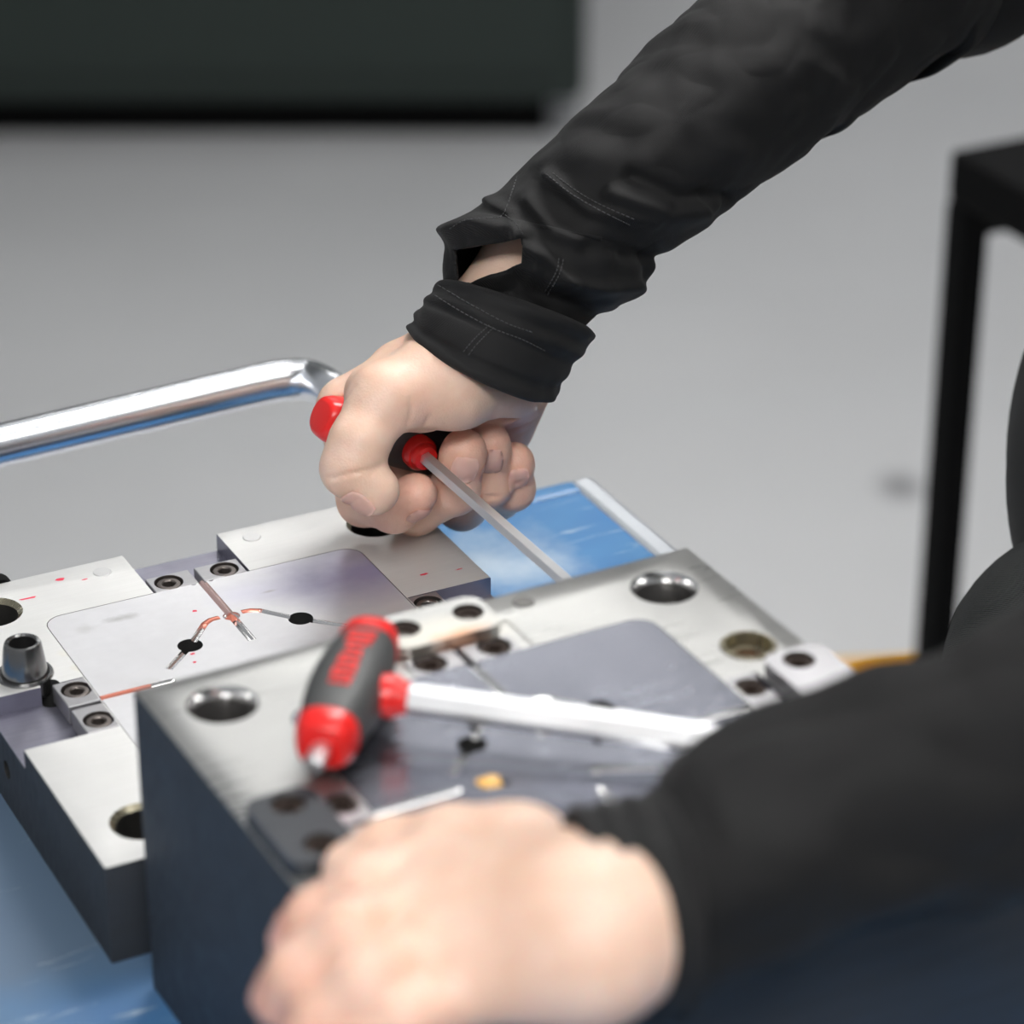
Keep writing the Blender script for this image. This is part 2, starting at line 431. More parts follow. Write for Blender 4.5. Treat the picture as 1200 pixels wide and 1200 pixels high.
    # brackets at the four sides, split by the runner, each half with its own screw
    for k in range(4):
        for s in (-1, 1):
            along, x0, x1 = (.0654, .0012, .0186) if k % 2 == 0 else (.0640, .0012, .0186)
            lo, hi = (along+.0002, along+.0118)
            if k % 2: hi = along+.0122
            if not rear: hi = along + .0105
            q = [rot4(k, (s*x0, lo)), rot4(k, (s*x1, hi))]
            c = ((q[0][0]+q[1][0])/2, (q[0][1]+q[1][1])/2); sz = (abs(q[0][0]-q[1][0]), abs(q[0][1]-q[1][1]))
            sc = rot4(k, (s*.0114, along+.0056))
            hh = SD if rear else .0105
            bb = box((c[0], c[1], H-hh/2+.00012), (sz[0], sz[1], hh-.0002), .0003, None, 1)
            br = put('bracket', boolean(bb, [(cyl(sc, .0056, H-.0064, H+.01, 28), 1)], [M['bracket'], M['screw']]), t)
            o = bpy.data.objects.new('socket_screw', SCREW); COL.objects.link(o); o.parent = br
            o.location = (sc[0], sc[1], H); o.rotation_euler = (0, 0, random.random()*3)
    if not rear:
        # raised tongues that fit the slots of the other half
        for k in range(4):
            q = [rot4(k, (-.0186, .0768)), rot4(k, (.0186, .0985))]
            c = ((q[0][0]+q[1][0])/2, (q[0][1]+q[1][1])/2); sz = (abs(q[0][0]-q[1][0]), abs(q[0][1]-q[1][1]))
            TH_ = .0036 if k == 0 else .0052
            tb = rounded(c[0]-sz[0]/2, c[0]+sz[0]/2, c[1]-sz[1]/2, c[1]+sz[1]/2, .005, H+.00005, H+TH_)
            hs = [rot4(k, (s*.0113, .0890 if k == 0 else .0868)) for s in (-1, 1)]
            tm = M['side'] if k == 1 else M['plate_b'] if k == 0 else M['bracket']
            tg = put('locating_tongue', boolean(tb, [(cyl(h, .0052, H+.001, H+.02, 28), 1) for h in hs], [tm, M['screw']]), t)
            if k == 1: tg['label'] = 'dark steel tongue'
            for h in hs:
                o = bpy.data.objects.new('socket_screw', SCREW); COL.objects.link(o); o.parent = tg
                o.location = (h[0], h[1], H+TH_-.0007); o.rotation_euler = (0, 0, random.random()*3)
    pins = [(-.0312, .0900), (.0308, .0903)] if rear else [(.033, .0918)]
    for x, y in pins:
        o = obj('dowel_pin', lathe([(0, H-.004), (.0036, H-.004), (.0036, H+.0001), (.0033, H+.00035), (0, H+.00035)], 28, Matrix.Translation((x, y, 0))), M['pin'] if rear else M['hole'], t, True)
    return t, H
SH_W = at(508, 545, 1.133)                              # where the held key's shaft leaves its collar
_q = SH_W - B_CEN
SH = Vector((_q.dot(BX), .0995, SH_W.z - Z_T))          # where it meets the rear face of the front mould
MA, HA = mould('mould_half', 'flat bright steel mould half behind, with red-stained runners and open edge slots', (A_CEN.x, A_CEN.y, Z_T), TH_A, Z_A-Z_T, True)
MB, HB = mould('mould_half', 'tall steel mould half in front with a hex key lying on it', (B_CEN.x, B_CEN.y, Z_T), TH_B, Z_B-Z_T, False)
# tapered bushings of the rear half
for x, y in ((-.0824, .0302), (.0824, -.0302)):
    obj('guide_bushing', lathe([(0, HA-.0055), (.0103, HA-.0055), (.0103, HA+.0004), (.0100, HA+.0009), (.0090, HA+.0009), (.0087, HA+.0003), (.0084, HA+.0006), (.0068, HA+.0125), (.0063, HA+.0134), (.0054, HA+.0136), (.0048, HA+.0130), (.0046, HA-.004), (0, HA-.004)], 48, Matrix.Translation((x, y, 0))), M['bush'], MA, True, 25)
# brass coloured plug seats in the front half's recesses
for x, y in ((.0825, .0335), (-.0825, -.0335)):
    obj('seat_ring', lathe([(.0058, HB-.0078), (.0088, HB-.0078), (.0090, HB-.0005), (.0086, HB+.0006), (.0078, HB+.0006), (.0070, HB-.004), (.0058, HB-.0045), (.0058, HB-.0078)], 40, Matrix.Translation((x, y, 0))), M['bronze'], MB, True)
# residue in the rear half's runners, ink marks, grease drops
def blob(c, r, h, n=14, sd=0):
    rng = random.Random(sd); bm = bmesh.new()
    top = bm.verts.new((c[0], c[1], c[2]+h)); rg = []
    for k in range(n):
        q = .7 + .5*rng.random(); a = 2*PI*k/n
        rg.append(bm.verts.new((c[0]+r[0]*q*math.cos(a), c[1]+r[1]*q*math.sin(a), c[2])))
    for k in range(n): bm.faces.new((rg[k], rg[(k+1) % n], top))
    bm.faces.new(rg[::-1]); return bm
def strip(pts, r, z): return tube([Vector((x, y, z)) for x, y in pts], r, 8)
obj('residue', strip([(0, .066), (0, .050), (0, .038)], .0011, HA-.0007), M['pink'], MA, True)['label'] = 'reddish resin residue in runner'
obj('residue', strip(LB[0:3], .0011, HA-.0007), M['copper'], MA, True)
obj('residue', strip(RB[0:3], .0011, HA-.0007), M['copper'], MA, True)
obj('residue', strip([(-.064, .002), (-.045, .002)], .0010, HA-.0004), M['copper'], MA, True)
obj('residue', blob((0, .0365, HA-.0012), (.0026, .0026), .0018, 14, 3), M['copper'], MA, True)
for i, (u, v, a, b) in enumerate(((70, 679, .0018, .0012), (34, 701, .0032, .0007), (28, 702, .002, .0005), (228, 716, .0011, .0008), (226, 766, .001, .0008), (228, 776, .0008, .0006), (99, 679, .0012, .0005), (497, 673, .0022, .0008), (538, 667, .0016, .0004))):
    p = La(onz(u, v, Z_A)); obj('ink_mark', blob((p.x, p.y, HA+.00002), (a, b), .00006, 12, i), M['ink'], MA)
for i, (x, y) in enumerate(((.036, .003), (-.0265, .0015))):
    obj('grease_drop', blob((x, y, HB), (.004, .004), .0022, 14, 20+i), M['amber'], MB, True)['label'] = 'amber grease drop'
# small dark plug sticking out behind the rear half
obj('plug', lathe([(0, 0), (.006, 0), (.006, .006), (.004, .008), (0, .008)], 24, Matrix.Translation((-.0690, .0990, HA-.0045)) @ Matrix.Rotation(-PI/2, 4, 'X')), M['black_metal'], MA, True)

# ------------------------------------------------------------------ T-handle hex keys
def superell(a, ex): return 1/((abs(math.cos(a))**ex + abs(math.sin(a))**ex)**(1/ex))
def hex_key(label, c, ax, sh, L, wide, thick, shaft_r, shaft_len, twist=.35, stub=True):
    """c grip centre, ax unit vector along the grip, sh unit vector along the shaft"""
    nrm = sh.cross(ax).normalized(); sh = ax.cross(nrm).normalized()
    Mx = Matrix((( *ax, 0), (*sh, 0), (*nrm, 0), (0, 0, 0, 1))).transposed()
    Mx = Matrix.Translation(c) @ Mx
    t = thing('hex_key', label, 'hex key', c)
    inv = Matrix.Translation(-Vector(c))
    Mw = inv @ Mx
    def section(bm, prof, n=40, closed=True):
        rings = []
        for x, w, k in prof:                             # x along the grip, half width, half thickness
            rings.append([bm.verts.new(Mw @ Vector((x, w*math.cos(a)*superell(a, 2.6), k*math.sin(a)*superell(a, 2.6)))) for a in [2*PI*i/n for i in range(n)]])
        for A, B in zip(rings, rings[1:]):
            for i in range(n): bm.faces.new((A[i], A[(i+1) % n], B[(i+1) % n], B[i]))
        if closed: bm.faces.new(rings[0][::-1]); bm.faces.new(rings[-1])
        return bm
    h = L/2; w, k = wide/2, thick/2
    pr = []
    for i in range(25):
        x = -h*.74 + 2*h*.74*i/24; q = x/h
        pr.append((x, w*(1 - .42*q*q), k*(1 - .36*q*q)))
    grip = obj('grip', section(bmesh.new(), pr), M['grip'], t, True)
    for s in (-1, 1):
        p2 = [(s*h*.72, w*.76, k*.79), (s*h*.735, w*.82, k*.86), (s*h*.80, w*.80, k*.86), (s*h*.90, w*.74, k*.80), (s*h*.97, w*.66, k*.70), (s*h*.995, w*.58, k*.60), (s*h*1.0, w*.50, k*.52)]
        obj('end_cap', section(bmesh.new(), p2 if s > 0 else p2), M['red'], t, True)['label'] = 'red plastic end'
    # collar and shaft along +sh (local y)
    Mr = Mw @ Matrix.Rotation(-PI/2, 4, 'X')
    y0 = w*.80
    obj('collar', lathe([(0, y0), (.0066, y0), (.0068, y0+.005), (.0060, y0+.0065), (.0054, y0+.0068), (.0052, y0+.0085), (.0046, y0+.0095), (0, y0+.0095)], 36, Mr), M['red'], t, True)['label'] = 'red plastic collar'
    R = shaft_r*2/math.sqrt(3); y1 = y0 + .006
    obj('shaft', lathe([(0, y1), (R, y1), (R, y1+shaft_len-.0008), (R*.86, y1+shaft_len), (0, y1+shaft_len)], 6, Mr @ Matrix.Rotation(twist, 4, 'Z')), M['hexsteel'], t)
    if stub:
        Ms = Mw @ Matrix.Rotation(PI/2, 4, 'Y')
        r = shaft_r*.75
        obj('side_stub', lathe([(0, h*.9), (r, h*.9), (r, h+.0085), (r*.8, h+.0095), (0, h+.0095)], 6, Ms), M['hexsteel'], t)
    return t, Mw
# held key: shaft square to the rear face of the front mould, grip direction solved in the plane across the shaft
sdir = -BY
def solve_axis(p0, u1, v1):
    best = None
    for i in range(-600, 601):
        f = i/600*PI/2; a = BX*math.cos(f) - Vector((0, 0, 1))*math.sin(f)
        u0, v0 = proj(p0); u, v = proj(p0 + a*.05); k = (u-u0)*(v1-v0) - (v-v0)*(u1-u0)
        if (u-u0)*(u1-u0) > 0 and (best is None or abs(k) < best[0]): best = (abs(k), a)
    return best[1]
HK_C = SH_W - sdir*.0245
hu, hv = proj(HK_C)
HK_A = solve_axis(HK_C, hu + 237, hv + 66)
face_y = (SH_W - B_CEN).dot(BY)                         # distance from shaft start to the mould's face
hex_key('red and black T-handle hex key held in the raised hand', HK_C, HK_A, sdir, .080, .0225, .0215, .0025, (face_y-.0995)+.013 + .0245-.0138)
# key lying on the front mould
def Bw(x, y, h): return B_COR + BX*x + BY*y + Vector((0, 0, h))
k0, k1 = Bw(.0745, -.0215, .0150), Bw(.0235, -.083, .0125)
kax = (k1-k0).normalized(); kc = (k0+k1)/2
ksh = (Bw(.1178, -.1265, .0105) - Bw(.0605, -.0665, .0135)).normalized(); ksh = (ksh - kax*ksh.dot(kax)).normalized()
TK, TKM = hex_key('red and dark grey T-handle hex key lying on the front mould half', kc, kax, ksh, .064, .0235, .0215, .0041, .172, .0)
# red lettering and raised emblem on the grip: too blurred in the photo to read, kept as stroke-like marks
bm = bmesh.new(); rng = random.Random(4)
xs = [-.0225, -.0170, -.0115, -.0062, -.0012, .0038, .0088, .0138]
for i, x in enumerate(xs):
    big = (1.35, 1.25, .8, .85, 1.0, 1.05, 1.1, 1.0)[i]
    for (dx_, dy_, sx, sy) in ((-.0014, 0, .0012, .0075), (.0014, 0, .0012, .0075), (0, .0030 if i % 2 else -.0030, .0030, .0013)):
        add_box(bm, Vector((x*.74+dx_, .0002+dy_*big*.85, -.0108+.0012*(abs(x)/.0225)**2)), (sx*big*.82, sy*big*.85, .0006))
bmesh.ops.transform(bm, matrix=TKM, verts=bm.verts)
obj('lettering', bm, M['red'], TK)['label'] = 'red lettering'

# ------------------------------------------------------------------ distance-field modelling for the person
def surface_nets(f, org, h):
    s = f < 0; nx, ny, nz = f.shape
    cnt = np.zeros((nx-1, ny-1, nz-1), np.int8); acc = np.zeros((nx-1, ny-1, nz-1, 3), np.float32); num = np.zeros((nx-1, ny-1, nz-1), np.float32)
    for i in (0, 1):
        for j in (0, 1):
            for k in (0, 1): cnt += s[i:nx-1+i, j:ny-1+j, k:nz-1+k]
    mixd = (cnt > 0) & (cnt < 8); C = np.argwhere(mixd); n = len(C)
    idx = -np.ones(mixd.shape, np.int64); idx[mixd] = np.arange(n)
    P = np.zeros((n, 3)); W_ = np.zeros(n)
    cor = [(i, j, k) for i in (0, 1) for j in (0, 1) for k in (0, 1)]
    for a in cor:
        for ax in range(3):
            if a[ax]: continue
            b = list(a); b[ax] = 1
            fa = f[C[:, 0]+a[0], C[:, 1]+a[1], C[:, 2]+a[2]]; fb = f[C[:, 0]+b[0], C[:, 1]+b[1], C[:, 2]+b[2]]
            m_ = (fa < 0) != (fb < 0); t = np.where(m_, fa/np.where(m_, fa-fb, 1), 0)
            p = np.array(a, float)[None].repeat(n, 0); p[:, ax] += t
            P += p*m_[:, None]; W_ += m_
    V = org + (C + P/W_[:, None])*h
    Q = []
    for ax in range(3):
        o1, o2 = (ax+1) % 3, (ax+2) % 3
        sl0 = [slice(None)]*3; sl1 = [slice(None)]*3
        sl0[ax] = slice(0, -1); sl1[ax] = slice(1, None)
        d = s[tuple(sl0)] != s[tuple(sl1)]; E_ = np.argwhere(d); st = s[tuple(sl0)][d]
        ok = (E_[:, o1] > 0) & (E_[:, o2] > 0) & (E_[:, o1] < f.shape[o1]-1) & (E_[:, o2] < f.shape[o2]-1)
        E_, st = E_[ok], st[ok]; q = []
        for a, b in ((-1, -1), (0, -1), (0, 0), (-1, 0)):
            c = E_.copy(); c[:, o1] += a; c[:, o2] += b; q.append(idx[c[:, 0], c[:, 1], c[:, 2]])
        q = np.stack(q, 1); q[~st] = q[~st][:, ::-1]; Q.append(q)
    return V, np.concatenate(Q)
def relax(V, Q, it=2, lam=.5):
    E_ = np.concatenate([Q[:, [0, 1]], Q[:, [1, 2]], Q[:, [2, 3]], Q[:, [3, 0]]])
    E_ = np.concatenate([E_, E_[:, ::-1]]); deg = np.bincount(E_[:, 0], minlength=len(V))[:, None]
    for k in range(it):
        A_ = np.stack([np.bincount(E_[:, 0], V[E_[:, 1], c], len(V)) for c in range(3)], 1)
        V = V + lam*(A_/np.maximum(deg, 1) - V)
    return V
def cone(P, a, b, ra, rb):
    """rounded cone, distance approximated along the bone"""
    a = np.array(a, np.float32); b = np.array(b, np.float32); d = b-a; L2 = float(d@d) + 1e-12
    t = np.clip(((P-a)@d)/L2, 0, 1); c = P - a - t[..., None]*d
    return np.sqrt((c*c).sum(-1)) - (ra + (rb-ra)*t)
def ell(P, c, r, ax=None):
    q = P - np.array(c, np.float32)
    if ax is not None: q = q @ np.array(ax, np.float32).T
    r = np.array(r, np.float32); k0 = np.sqrt(((q/r)**2).sum(-1)); k1 = np.sqrt(((q/(r*r))**2).sum(-1))
    return k0*(k0-1)/np.maximum(k1, 1e-6)
def smin(a, b, k):
    if k <= 0: return np.minimum(a, b)
    h = np.maximum(k - np.abs(a-b), 0)/k
    return np.minimum(a, b) - h*h*k*.25
def chain(P, pts, rad, k):
    f = None
    for i in range(len(pts)-1):
        c = cone(P, pts[i], pts[i+1], rad[i], rad[i+1]); f = c if f is None else smin(f, c, k)
    return f
R3 = np.array([[1, 0, 0], [0, cP, -sP], [0, sP, cP]])   # rows: camera right, forward, up: grid axes square to the view keep fingers crisp
def grid_mesh(fn, pts, pad, h, it=2):
    q = np.array([list(p) for p in pts], float)
    if h > .005:                                        # coarse masses: keep the whole upright box
        a, b = q.min(0), q.max(0); q = np.array([[(a, b)[i][0], (a, b)[j][1], (a, b)[k][2]] for i in (0, 1) for j in (0, 1) for k in (0, 1)])
    q = q @ R3.T
    lo, hi = q.min(0)-pad, q.max(0)+pad; nn = np.ceil((hi-lo)/h).astype(int)+1
    f = np.empty(nn, np.float32)
    yy, zz = np.meshgrid(lo[1]+np.arange(nn[1])*h, lo[2]+np.arange(nn[2])*h, indexing='ij')
    for i0 in range(0, nn[0], 24):
        i1 = min(nn[0], i0+24)
        G = np.empty((i1-i0, nn[1], nn[2], 3)); G[..., 0] = (lo[0]+np.arange(i0, i1)*h)[:, None, None]; G[..., 1] = yy; G[..., 2] = zz
        f[i0:i1] = fn((G @ R3).astype(np.float32))
    for ax in range(3):
        sl = [slice(None)]*3; sl[ax] = 0; f[tuple(sl)] = np.abs(f[tuple(sl)])+1e-4; sl[ax] = -1; f[tuple(sl)] = np.abs(f[tuple(sl)])+1e-4
    V, Q = surface_nets(f, lo, h); V = relax(V, Q, it); return V @ R3, Q
def tup(p): return (p.x, p.y, p.z)
def march(fn, o, d, tmax=.2):
    t = 0.0; o = np.array(tup(o)); d = np.array(tup(d.normalized()))
    for _ in range(160):
        s = float(fn((o + d*t)[None].astype(np.float32))[0])
        if s < 2e-5: break
        t += s*.7
        if t > tmax: return None
    return Vector(o + d*t)

# ---- right hand: a fist round the grip (joints u, v, depth, radius in mm)
def J(*a): return [tup(at(u, v, d)) for u, v, d, r in a], [r/1000 for u, v, d, r in a]
R_FING = {
 'index':  J((410, 480, 1.150, 13.0), (426, 586, 1.163, 9.8), (462, 595, 1.142, 9.2), (486, 580, 1.133, 7.8)),
 'middle': J((466, 490, 1.168, 13.0), (487, 596, 1.170, 10.0), (533, 574, 1.146, 9.2), (543, 532, 1.136, 8.6)),
 'ring':   J((516, 504, 1.180, 12.5), (541, 592, 1.184, 9.6), (573, 566, 1.161, 8.9), (573, 523, 1.150, 8.2)),
 'pinky':  J((566, 520, 1.190, 11.5), (583, 582, 1.190, 8.8), (601, 573, 1.172, 8.2), (603, 543, 1.162, 7.4)),
}
R_THUMB = J((452, 468, 1.105, 13.2), (421, 518, 1.098, 10.7), (412, 548, 1.098, 11.0), (438, 573, 1.100, 8.6))
WR = (575, 425, 1.140)
def right_hand(P):
    g = lambda u, v, d: tup(at(u, v, d))
    palm = None
    for nm, rw in (('index', (548, 414, 1.140, 17)), ('middle', (563, 420, 1.150, 16)), ('ring', (578, 428, 1.160, 14.5)), ('pinky', (592, 436, 1.166, 13))):
        p, r = R_FING[nm]; c = cone(P, g(*rw[:3]), p[0], rw[3]/1000, r[0]); palm = c if palm is None else smin(palm, c, .012)
    palm = smin(palm, cone(P, g(607, 455, 1.164), g(591, 500, 1.184), .0128, .0118), .008)          # heel of the hand
    palm = smin(palm, cone(P, g(470, 440, 1.130), g(440, 462, 1.120), .0125, .0120), .012)          # web to the thumb
    fore = chain(P, [g(*WR), g(600, 374, 1.139), g(640, 312, 1.137), g(735, 222, 1.137)], [.0240, .0225, .0222, .0235], .01)
    body = smin(palm, fore, .014)
    then = chain(P, [g(578, 428, 1.137), g(520, 449, 1.119), R_THUMB[0][0]], [.0185, .0178, R_THUMB[1][0]], .010)
    th = smin(then, chain(P, R_THUMB[0], R_THUMB[1], .004), .006)
    th = smin(th, ell(P, g(437, 575, 1.0985), (.009, .0085, .0085)), .004)
    body = smin(body, th, .006)
    gap = chain(P, [g(472, 522, 1.105), g(530, 510, 1.122), g(574, 494, 1.137), g(604, 474, 1.143)], [.0045, .0056, .0062, .0035], .004)
    h = np.maximum(.004 - np.abs(body+gap), 0)/.004; body = np.maximum(body, -gap) + h*h*.001
    f = None
    for nm in ('index', 'middle', 'ring', 'pinky'):
        p, r = R_FING[nm]; c = chain(P, p, r, .004)
        c = smin(c, cone(P, p[3], [p[3][i]+(p[3][i]-p[2][i])*.12 for i in range(3)], r[3]*.99, r[3]*.9), .003)
        f = c if f is None else smin(f, c, .0012)
    f = smin(body, f, .0016)
    grip = cone(P, tup(HK_C - HK_A*.0405), tup(HK_C + HK_A*.0405), .0103, .0103)
    return np.maximum(f, -grip)
def carve(fn, lines, r=.00055, k=.0012):
    segs = []
    for ln in lines:
        pts = [march(fn, at(u, v, .95), ray(u, v), .4) for u, v in ln]; pts = [p for p in pts if p]
        segs += [(tup(a), tup(b)) for a, b in zip(pts, pts[1:])]
    def g(P):
        f = fn(P)
        for a, b in segs:
            c = -cone(P, a, b, r, r); h = np.maximum(k - np.abs(f-c), 0)/k; f = np.maximum(f, c) + h*h*k*.25
        return f
    return g
R_CREASE = [[(383, 562), (405, 556), (430, 551), (446, 545)], [(436, 556), (446, 549)], [(409, 600), (411, 590), (420, 583)],
            [(403, 470), (409, 462), (416, 452)], [(478, 497), (482, 482), (481, 468)], [(497, 500), (503, 488)], [(560, 588), (572, 583), (584, 582)], [(590, 555), (600, 559)],
            [(567, 552), (575, 553), (582, 550)], [(532, 560), (540, 563), (548, 560)], [(595, 563), (604, 566), (612, 562)], [(600, 503), (618, 497), (632, 488)], [(604, 511), (618, 505)]]
rh = carve(right_hand, R_CREASE)
rpts = [at(u, v, d) for u, v, d in ((372, 440, 1.09), (400, 640, 1.20), (650, 260, 1.10), (735, 222, 1.19))]
RV, RQ = grid_mesh(rh, rpts, .008, .0009, 2)

# ---- left hand resting on the front mould (u, v, height above the plate, radius)
def K(*a): return [tup(onz(u, v, Z_B + h/1000)) for u, v, h, r in a], [r/1000 for u, v, h, r in a]
L_FING = {
 'index':  K((508, 1022, 22, 11.5), (430, 1040, 25, 9.0), (372, 1078, 16, 8.2), (350, 1106, 9, 7.4)),
 'middle': K((500, 1068, 24, 11.5), (412, 1095, 28, 9.2), (352, 1142, 18, 8.4), (330, 1174, 9, 7.4)),
 'ring':   K((515, 1115, 23, 11.0), (430, 1152, 26, 8.8), (378, 1200, 16, 8.0), (358, 1230, 9, 7.2)),
 'pinky':  K((540, 1160, 20, 10.0), (472, 1195, 20, 8.0), (432, 1232, 13, 7.4), (416, 1254, 8, 6.6)),
}
L_THUMB = K((605, 1012, 20, 14.5), (530, 996, 19, 12), (458, 1004, 14, 10.5), (412, 1020, 10, 8.4))
LWR = onz(705, 1090, Z_B + .033)
def left_hand(P):
    f = None
    for nm, w in (('index', (650, 1060, 30, 16)), ('middle', (660, 1080, 32, 17)), ('ring', (670, 1102, 31, 16)), ('pinky', (680, 1125, 28, 14.5))):
        p, r = L_FING[nm]; (a,), (ra,) = K(w); c = cone(P, a, p[0], ra, r[0]); f = c if f is None else smin(f, c, .012)
    f = smin(f, chain(P, [tup(LWR), tup(at(850, 1030, .776)), tup(at(1000, 960, .783))], [.0195, .0205, .022], .01), .016)
    f = smin(f, smin(cone(P, K((670, 1060, 28, 0))[0][0], L_THUMB[0][0], .018, .0145), chain(P, *L_THUMB, .004), .01), .008)
    g = None
    for nm in ('index', 'middle', 'ring', 'pinky'):
        p, r = L_FING[nm]; c = chain(P, p, r, .004); g = c if g is None else smin(g, c, .0015)
    return smin(f, g, .003)
lpts = [Vector(p) for q in L_FING.values() for p in q[0]] + [at(880, 1000, .785), at(640, 960, .81)]
LV, LQ = grid_mesh(left_hand, lpts, .035, .0013, 2)

# ---- the rest of the body inside the clothes
R_EL, R_SH = at(1110, -85, 1.22), Vector((.43, 1.25, 1.335))
L_EL, L_SH = at(1640, 660, .81), Vector((.425, .865, 1.315))
HIP = Vector((.335, 1.055, .86)); CHEST = Vector((.43, 1.06, 1.22)); NECK = Vector((.405, 1.06, 1.38)); HEAD = Vector((.335, 1.055, 1.53))
def body(P):
    f = chain(P, [tup(at(745, 215, 1.138)), tup(at(875, 100, 1.150)), tup(R_EL), tup(R_SH)], [.0235, .029, .036, .046], .01)
    f = smin(f, chain(P, [tup(at(960, 980, .782)), tup(L_EL), tup(L_SH)], [.022, .030, .044], .01), .01)
    f = smin(f, ell(P, CHEST, (.095, .155, .18)), .08); f = smin(f, ell(P, HIP + Vector((.015, 0, .0)), (.070, .125, .10)), .1)
    f = smin(f, cone(P, HIP+Vector((.02,0,0)), CHEST, .08, .09), .08)
    f = smin(f, cone(P, tup(R_SH), tup(L_SH), .055, .055), .06)
    for s in (-1, 1):
        f = smin(f, chain(P, [tup(HIP + Vector((0, s*.085, -.05))), tup(Vector((.33, 1.055+s*.10, .48))), tup(Vector((.40, 1.055+s*.11, .09)))], [.085, .055, .042], .03), .03)
    f = smin(f, cone(P, tup(NECK - Vector((0, 0, .04))), tup(HEAD + Vector((.02, 0, -.06))), .062, .055), .03)
    f = smin(f, ell(P, HEAD + Vector((.01, 0, .02)), (.092, .075, .105)), .02)
    f = smin(f, ell(P, HEAD + Vector((-.035, 0, -.065)), (.052, .050, .05)), .03)
    f = smin(f, cone(P, tup(HEAD + Vector((-.085, 0, .01))), tup(HEAD + Vector((-.102, 0, -.028))), .010, .013), .012)
    for s in (-1, 1):
        f = smin(f, ell(P, HEAD + Vector((.012, s*.076, -.01)), (.018, .008, .030)), .006)
        c = -ell(P, HEAD + Vector((-.088, s*.030, .008)), (.014, .016, .010)); f = np.maximum(f, c)
    c = -cone(P, tup(HEAD + Vector((-.092, -.022, -.066))), tup(HEAD + Vector((-.092, .022, -.066))), .004, .004)
    return np.maximum(f, c)
BV, BQ = grid_mesh(body, [Vector((.10, .62, .02)), Vector((.62, 1.35, 1.72))], .05, .0095, 2)
PS = thing('person', 'person in black work jacket leaning over the trolley, holding the raised hex key', 'person', (.37, 1.055, 0))
off = np.array([.37, 1.055, 0])
def npmesh(name, V, Q, m, parent, smooth=True, o=off):
    me = bpy.data.meshes.new(name); me.from_pydata((V-o).tolist(), [], Q.tolist()); me.update()
    ob = link(name, me, m, parent, smooth); return ob
allV = np.concatenate([RV, LV, BV]); allQ = np.concatenate([RQ, LQ+len(RV), BQ+len(RV)+len(LV)])
bo = npmesh('body', allV, allQ, M['skin'], PS)
fl = np.zeros(len(allV))
for D in (R_FING, L_FING):
    for nm, (p, r) in D.items():
        fl = np.maximum(fl, .70*np.exp(-(np.linalg.norm(allV-np.array(p[3]), axis=1)/.013)**2)); fl = np.maximum(fl, .55*np.exp(-(np.linalg.norm(allV-np.array(p[2]), axis=1)/.012)**2))
        fl = np.maximum(fl, .32*np.exp(-(np.linalg.norm(allV-np.array(p[1]), axis=1)/.014)**2))
pk = np.array(tup(at(600, 490, 1.16))); fl = np.maximum(fl, .45*np.exp(-(np.linalg.norm(allV-pk, axis=1)/.024)**2))
pk = np.array(tup(at(476, 480, 1.10))); fl = np.maximum(fl, .22*np.exp(-(np.linalg.norm(allV-pk, axis=1)/.012)**2))
a_ = bo.data.attributes.new('flush', 'FLOAT', 'POINT'); a_.data.foreach_set('value', fl.astype(np.float32))

# nails: curved plates laid on the finger's own surface
def nail(fn, tip, base, normal, wid, len_, shift=0.0):
    tip, base = Vector(tip), Vector(base); ax = (tip-base).normalized()
    nr = (normal - ax*normal.dot(ax)).normalized(); sd = ax.cross(nr)
    bm = bmesh.new(); nu, nv = 10, 10; rows = []
    for j in range(nv+1):
        b = j/nv*2-1; row = []
        for i in range(nu+1):
            a = i/nu*2-1
            x, y = a*math.sqrt(max(0, 1-b*b*.42)), b*math.sqrt(max(0, 1-a*a*.25))
            o = tip + ax*(shift + y*len_/2) + sd*(x*wid/2) + nr*.03
            p = march(fn, o, -nr, .06)
            if p is None: p = tip + nr*.006
            row.append(bm.verts.new(p + nr*(.0010 - .0004*max(abs(a), abs(b))**4) - Vector(off)))
        rows.append(row)
    for A, B in zip(rows, rows[1:]):
        for i in range(nu): bm.faces.new((A[i], A[i+1], B[i+1], B[i]))
    bmesh.ops.solidify(bm, geom=bm.faces[:], thickness=.0010)
    return obj('fingernail', bm, M['nail'], PS, True, 60)
camdir = -ray(520, 560).normalized(); UP = Vector((0, sP, cP)); RT = Vector((1, 0, 0))
for nm, nrm, w, l, sh in (('index', camdir + RT*.9 - UP*.75, .0090, .0095, -.0005), ('middle', camdir + RT*.15 - UP*.25, .0105, .0115, -.001), ('ring', camdir + RT*.05 - UP*.15, .0100, .0112, -.001), ('pinky', camdir + RT*.15 - UP*.1, .0088, .0098, -.0005)):
    p, r = R_FING[nm]; nail(rh, p[3], p[2], nrm, w, l, sh)
nail(rh, R_THUMB[0][3], R_THUMB[0][2], camdir*.55 - UP*1.15 - RT*.15, .0125, .0125, -.001)
for nm in L_FING:
    p, r = L_FING[nm]; nail(left_hand, p[3], p[2], Vector((-.4, 0, 1)), r[3]*1.25, r[3]*1.4)
